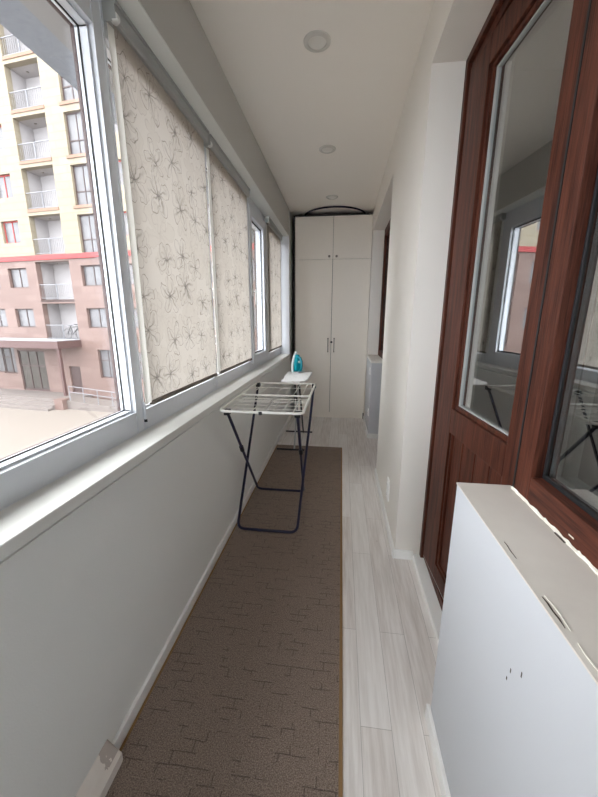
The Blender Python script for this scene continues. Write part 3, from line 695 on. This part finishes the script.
# --- ironing board
ib = empty('ironing_board', (-0.46, 3.55, 0), label='small white ironing board standing between the drying rack and wardrobe', category='ironing board')
bz = 0.80; xc = 0.0
outl = []
pts2 = [(-0.115, -0.20), (-0.125, -0.27), (-0.09, -0.315), (0.0, -0.335), (0.07, -0.32), (0.115, -0.27), (0.135, -0.18), (0.142, 0.0), (0.142, 0.30), (0.135, 0.33), (-0.135, 0.33), (-0.142, 0.30), (-0.135, 0.0)]
def ring_at(s, z): return [(x * s, y * s, z) for x, y in pts2]
bd = MB().loft([ring_at(0.96, bz - 0.014), ring_at(1.0, bz - 0.006), ring_at(1.0, bz + 0.004), ring_at(0.975, bz + 0.012)])
def cover_mat():
    g = NG('white patterned ironing cover'); v = g.coord(); n = g.noise(v, 34, 2); f = g.math('GREATER_THAN', n, 0.62)
    g.bsdf(g.mix(g.math('MULTIPLY', f, 0.35), srgb(240, 240, 240), srgb(190, 176, 170)), 0.7); return g.m
bd.build('board_cover', cover_mat(), ib, bevel=0.004)
MB().tube([(0.10, 0.33, bz - 0.004), (0.10, 0.43, bz + 0.0), (-0.06, 0.43, bz + 0.0), (-0.06, 0.33, bz - 0.004)], 0.005).build('iron_rest', m_wire, ib, smooth=True)
MB().tube([(-0.01, -0.10, bz - 0.018), (-0.03, 0.48, 0.014)], 0.009).build('leg', m_black, ib, smooth=True); MB().tube([(0.035, -0.10, bz - 0.018), (0.02, 0.48, 0.014)], 0.009).build('leg', m_black, ib, smooth=True)
MB().tube([(-0.012, 0.26, bz - 0.018), (-0.012, -0.13, 0.014)], 0.009).build('leg', m_alu, ib, smooth=True)
MB().tube([(-0.205, -0.13, 0.022), (0.10, -0.13, 0.022)], 0.010).build('foot_bar', m_black, ib, smooth=True)
MB().tube([(-0.205, 0.50, 0.014), (0.13, 0.50, 0.014)], 0.010).build('foot_bar', m_black, ib, smooth=True)
MB().box(-0.05, 0.06, -0.14, 0.28, bz - 0.024, bz - 0.013).build('support_bracket', m_black, ib)

# --- steam iron standing on its heel
ir = empty('steam_iron', (-0.475, 3.79, bz + 0.012), 0.85, label='turquoise and white steam iron standing upright on the ironing board', category='iron')
# soleplate stands in the x-z plane facing -x/-y; heel at z=0, tip up
def sole(z):  # half width at height z
    u = z / 0.235
    return 0.058 * (1 - max(0, (u - 0.25) / 0.75) ** 1.9)
def iron_layer(d0, d1, s0, s1, zlo, zhi, n=14):
    rings = []
    for (d, s) in ((d0, s0), (d1, s1)):
        ring = []
        for k in range(n + 1): z = zlo + (zhi - zlo) * k / n; ring.append((sole(z) * s, d, z))
        for k in range(n, -1, -1): z = zlo + (zhi - zlo) * k / n; ring.append((-sole(z) * s - (0.0005 if k == n else 0), d, z))
        rings.append(ring)
    return rings
MB().loft(iron_layer(0.062, 0.055, 1.0, 1.0, 0.0, 0.234)).build('soleplate', m_steel, ir, smooth=False)
MB().loft(iron_layer(0.055, 0.030, 1.02, 0.93, 0.0, 0.236)).build('skirt', m_ironw, ir, smooth=False, bevel=0.003)
tk = MB().loft(iron_layer(0.030, -0.005, 0.80, 0.62, 0.004, 0.200)); tk.build('water_tank', m_turq, ir, bevel=0.004)
hd = MB().tube([(0, 0.0, 0.175), (0, -0.035, 0.165), (0, -0.052, 0.13), (0, -0.054, 0.08), (0, -0.045, 0.03), (0, -0.01, 0.012)], 0.0135, 12)
hd.build('handle', m_turqd, ir, smooth=True)
MB().box(-0.045, 0.045, -0.045, 0.05, 0.0, 0.012, 0.004).build('heel', m_ironw, ir)
MB().cyl((0.046, -0.02, 0.028), (0.058, -0.025, 0.06), 0.010).build('cord_bush', m_ironw, ir, smooth=True); MB().cyl((0.0, -0.015, 0.12), (0.0, -0.03, 0.12), 0.014, seg=18).build('dial', m_ironw, ir, smooth=True)

# ================================================================== OUTSIDE
az = R(83); P0 = Vector((-18.204, 20.511, 0)); rz_f = -(PI / 2 - az)
fb2 = empty('apartment_building', P0, rz_f, label='opposite apartment block with yellow upper and brown stone lower floors and a red band', category='building')
GZ = -4.05
# bay layout: x ranges of openings
SL, SR = -22.0, 34.0
bays = []   # (x0,x1,kind)
def add_bay(o): bays.extend([(-1.18 + o, 1.2 + o, 'log'), (2.3 + o, 3.78 + o, 'wr'), (-3.65 + o, -2.1 + o, 'wl')])
mods = [-16.6, -8.3, 0.0, 8.3, 16.6, 24.9]
for o in mods: add_bay(o)
sills = [5.33 + 2.6 * k for k in range(0, 6)]       # yellow floors: slab tops
opens_y, opens_b = [], []
for (a, b_, k) in bays:
    for s in sills:
        if k == 'log': opens_y.append((a, b_, s, s + 2.25, k))
        elif k == 'wr': opens_y.append((a + 0.15, b_, s - 0.02, s + 2.1, k))
        else: opens_y.append((a + 0.15, b_, s + 0.78, s + 2.08, k))
    for s in (2.62, 0.08):
        if k == 'log': opens_b.append((a - 0.1, b_ + 0.16, s, s + 2.3, k))
        elif k == 'wr': opens_b.append((a - 0.1, b_, s + 0.78, s + 1.98, k))
        else: opens_b.append((a, b_, s + 0.78, s + 1.98, k))
for o in mods:
    opens_b.append((2.62 + o, 3.9 + o, -2.35, -0.52, 'gw'))
    opens_b.append((-4.1 + o, -1.8 + o, -3.5, -0.7, 'ent')) if o == 0 else opens_b.append((-3.6 + o, -2.1 + o, -2.35, -0.6, 'gw'))
opens_b.append((0.15, 1.05, -3.45, -1.68, 'srv'))
opens_b.append((-6.6, -4.95, -2.3, -0.6, 'gw'))
def wall_grid(ops, x0, x1, z0, z1, name, mat):
    xs = sorted({x0, x1, *[o[0] for o in ops], *[o[1] for o in ops]}); zs = sorted({z0, z1, *[o[2] for o in ops], *[o[3] for o in ops]})
    b = MB(); bm = b.bm; vd = {}
    def V(x, y, z):
        k = (round(x, 4), round(y, 4), round(z, 4))
        if k not in vd: vd[k] = bm.verts.new(k)
        return vd[k]
    solid = {}
    for i in range(len(xs) - 1):
        for j in range(len(zs) - 1):
            cx, cz = (xs[i] + xs[i + 1]) / 2, (zs[j] + zs[j + 1]) / 2
            solid[i, j] = not any(o[0] < cx < o[1] and o[2] < cz < o[3] for o in ops)
    D = 0.35
    for (i, j), s in solid.items():
        if not s: continue
        a, c, e, f = xs[i], xs[i + 1], zs[j], zs[j + 1]
        bm.faces.new((V(a, 0, e), V(c, 0, e), V(c, 0, f), V(a, 0, f)))
        bm.faces.new((V(a, D, e), V(a, D, f), V(c, D, f), V(c, D, e)))
        for (di, dj, p, q) in ((-1, 0, (a, e), (a, f)), (1, 0, (c, e), (c, f)), (0, -1, (a, e), (c, e)), (0, 1, (a, f), (c, f))):
            if not solid.get((i + di, j + dj), False):
                bm.faces.new((V(p[0], 0, p[1]), V(q[0], 0, q[1]), V(q[0], D, q[1]), V(p[0], D, p[1])))
    return b.build(name, mat, fb2)
wall_grid(opens_y, SL, SR, 5.3, 21.5, 'upper_wall', m_yel)
wall_grid(opens_b, SL, SR, GZ, 5.02, 'lower_wall', m_brn)
MB().box(SL, SR, -0.08, 0.35, 5.02, 5.30).build('red_band', m_red, fb2)
MB().box(SL, SR, 1.9, 6.0, GZ, 21.5).build('building_core', m_logg, fb2)
def fwin(x0, x1, z0, z1, kind, fm, gm):
    b = MB(); t_ = 0.06; y0, y1 = 0.16, 0.24
    b.box(x0, x0 + t_, y0, y1, z0, z1).box(x1 - t_, x1, y0, y1, z0, z1).box(x0, x1, y0, y1, z0, z0 + t_).box(x0, x1, y0, y1, z1 - t_, z1)
    m = x0 + (x1 - x0) * 0.5; b.box(m - 0.025, m + 0.025, y0, y1, z0, z1)
    if kind == 'tall' : zz = z0 + (z1 - z0) * 0.36; b.box(x0, x1, y0, y1, zz - 0.03, zz + 0.03)
    if kind == 'gw': zz = z0 + (z1 - z0) * 0.62; b.box(x0, x1, y0, y1, zz - 0.03, zz + 0.03)
    f = b.build('window_frame', fm, fb2)
    MB().box(x0 + 0.03, x1 - 0.03, 0.19, 0.21, z0 + 0.03, z1 - 0.03).build('window_glass', gm, f)
def railing(x0, x1, z, parent, h=0.95, name='balcony_railing'):
    b = MB(); b.box(x0, x1, 0.06, 0.10, z + h - 0.04, z + h); b.box(x0, x1, 0.07, 0.09, z + 0.08, z + 0.11)
    m = (x0 + x1) / 2; b.box(m - 0.02, m + 0.02, 0.06, 0.10, z, z + h)
    k = x0 + 0.12
    while k < x1: b.box(k - 0.006, k + 0.006, 0.074, 0.086, z + 0.1, z + h - 0.04); k += 0.14
    return b.build(name, m_rail, fb2)
vis = lambda x0, z: -8 < x0 < 16
for (x0, x1, z0, z1, k) in opens_y + opens_b:
    if not vis(x0, z0):
        if k in ('log',): continue
        MB().box(x0, x1, 0.2, 0.24, z0, z1).build('window_glass', m_curt, fb2); continue
    up_ = z0 > 5
    if k == 'log':
        railing(x0, x1, z0, fb2)
        MB().box(x0 - 0.02, x1 + 0.02, -0.04 if up_ else 0.0, 0.34, z0 - 0.16, z0 - 0.001).build('balcony_slab', m_orange if up_ else m_wframe, fb2)
        MB().box(x0 - 0.3, x0 - 0.05, 0.36, 1.9, z0, z1 + 0.1).build('loggia_side', m_logg, fb2); MB().box(x1 + 0.05, x1 + 0.3, 0.36, 1.9, z0, z1 + 0.1).build('loggia_side', m_logg, fb2)
        MB().box(x0 - 0.04, x1 + 0.04, 0.352, 1.25, z1 + 0.02, z1 + 0.1).build('loggia_ceiling', m_logg, fb2); MB().box(x0 - 0.04, x1 + 0.04, 1.25, 1.3, z0, z1 + 0.1).build('loggia_back', m_logg, fb2)
        for lx in (0.3, 0.78): 
            c = x0 + (x1 - x0) * lx; MB().cyl((c, 0.8, z1 + 0.03), (c, 0.8, z1 - 0.02), 0.07, seg=12).build('balcony_lamp', m_knob, fb2)
    elif k == 'wr':
        fwin(x0, x1, z0, z1, 'tall' if up_ else 'two', m_wframe, m_curt)
        if up_: MB().box(x0 - 0.15, x1 + 0.1, -0.06, 0.16, z0 - 0.16, z0).build('window_sill', m_orange, fb2)
    elif k == 'wl': fwin(x0, x1, z0, z1, 'two', m_wredf if up_ else m_wframe, m_curt)
    elif k == 'gw': fwin(x0, x1, z0, z1, 'gw', m_wframe, m_curt)
    elif k == 'srv': MB().box(x0, x1, 0.1, 0.16, z0, z1).build('service_door', m_wframe, fb2)
    elif k == 'ent':
        b = MB(); t_ = 0.09
        for xx in (x0, x0 + 0.75, x0 + 1.5, x1 - t_): b.box(xx, xx + t_, 0.05, 0.15, z0, z1)
        b.box(x0, x1, 0.05, 0.15, z1 - t_, z1).box(x0, x1, 0.05, 0.15, z0, z0 + 0.15).box(x0, x1, 0.05, 0.15, z0 + 1.7, z0 + 1.8)
        e = b.build('entrance_door', m_wframe, fb2); MB().box(x0, x1, 0.09, 0.11, z0, z1).build('entrance_glass', m_dkglass, e)
# air conditioners on the part seen in reflections
for o in (8.3,):
    for (cx, zz) in ((4.6, 3.0), (4.6, 0.5), (-3.0, 2.55), (-3.0, 0.0), (2.9, 2.55), (2.9, 0.0), (4.6, 5.9)):
        a = empty('air_conditioner', (0, 0, 0))
        cxx = cx + o; loc = fb2.matrix_basis
        a.location = Matrix.LocRotScale(P0, Matrix.Rotation(rz_f, 3, 'Z'), None) @ Vector((cxx, -0.2, zz)); a.rotation_euler = (0, 0, rz_f)
        a['label'] = 'white air conditioner box on the opposite facade'; a['category'] = 'air conditioner'; a['group'] = 'air conditioners on the opposite facade'
        MB().box(-0.4, 0.4, -0.15, 0.15, 0, 0.52, 0.02).build('casing', m_ac, a)
        MB().cyl((0.12, -0.155, 0.26), (0.12, -0.145, 0.26), 0.2, seg=24).build('fan_grille', m_dkglass, a)
# canopy
cp = MB().box(-7.0, 1.45, -1.7, -0.005, -0.36, 0.08); cpo = cp.build('entrance_canopy', m_canopy, fb2)
MB().box(-6.95, 1.40, -1.65, -0.02, 0.08, 0.13).build('canopy_top', m_snow, cpo)
MB().box(1.22, 1.38, -1.62, -1.46, -3.3, -0.36).build('canopy_post', m_canopy, fb2)
# platform and steps, ramp railing
SBT = MB().box(-12, 1.7, -1.7, -0.003, GZ, -3.52)
for k in range(3): SBT.box(-12, 1.05, -1.7 - 0.32 * (k + 1), -1.7 - 0.32 * k, GZ, -3.52 - 0.13 * (k + 1))
SBT.build('entrance_steps', m_step, fb2)
MB().box(1.05, 1.7, -2.2, -1.7, GZ, -3.4).build('step_pedestal', m_brn, fb2)
rb = MB(); rb.prism([(1.7, GZ), (11.0, GZ), (1.7, -3.52)], 'y', -1.9, -0.7); rb.build('ramp', m_step, fb2)
rr = MB()
for zz in (0.0, 0.35):
    rr.tube([(1.9, -1.8, -2.62 - zz), (7.1, -1.8, -2.95 - zz)], 0.025, 6)
for k in range(6): x = 1.9 + k * 1.04; rr.tube([(x, -1.8, -3.7), (x, -1.8, -2.62 - 0.35 * k / 5)], 0.025, 6)
rr.build('ramp_railing', m_rail, fb2)
SB('ground', MB().box(-70, 40, -20, 60, GZ - 0.2, GZ), m_court, 'pale paved courtyard in front of the opposite block', 'ground')

# bicycle on the opposite first-floor balcony
bt = Matrix.LocRotScale(P0, Matrix.Rotation(rz_f, 3, 'Z'), None) @ Vector((0.35, 0.55, 0.08))
bi = empty('bicycle', bt, rz_f, label='black bicycle standing on the lowest open balcony opposite', category='bicycle')
for sx in (-0.5, 0.5):
    wh = MB().tube([(sx + 0.33 * math.cos(2 * PI * k / 28), 0, 0.345 + 0.33 * math.sin(2 * PI * k / 28)) for k in range(28)], 0.018, 6, True)
    for k in range(8): a = PI * k / 8; wh.tube([(sx - 0.32 * math.cos(a), 0, 0.345 - 0.32 * math.sin(a)), (sx + 0.32 * math.cos(a), 0, 0.345 + 0.32 * math.sin(a))], 0.003, 4)
    wh.build('wheel', m_bike, bi)
fr_ = MB()
for a, b_ in (((-0.5, 0, 0.345), (-0.2, 0, 0.8)), ((-0.5, 0, 0.345), (-0.05, 0, 0.33)), ((-0.2, 0, 0.86), (-0.05, 0, 0.33)), ((-0.2, 0, 0.78), (0.34, 0, 0.82)), ((-0.05, 0, 0.33), (0.36, 0, 0.72)), ((0.5, 0, 0.345), (0.33, 0, 0.95))): fr_.tube([a, b_], 0.022, 6)
fr_.build('bike_frame', m_bike, bi)
MB().box(-0.32, -0.08, -0.06, 0.06, 0.86, 0.91, 0.02).build('saddle', m_bike, bi)
MB().tube([(0.40, -0.26, 1.0), (0.33, -0.1, 0.96), (0.33, 0.1, 0.96), (0.40, 0.26, 1.0)], 0.015, 6).build('handlebar', m_bike, bi)
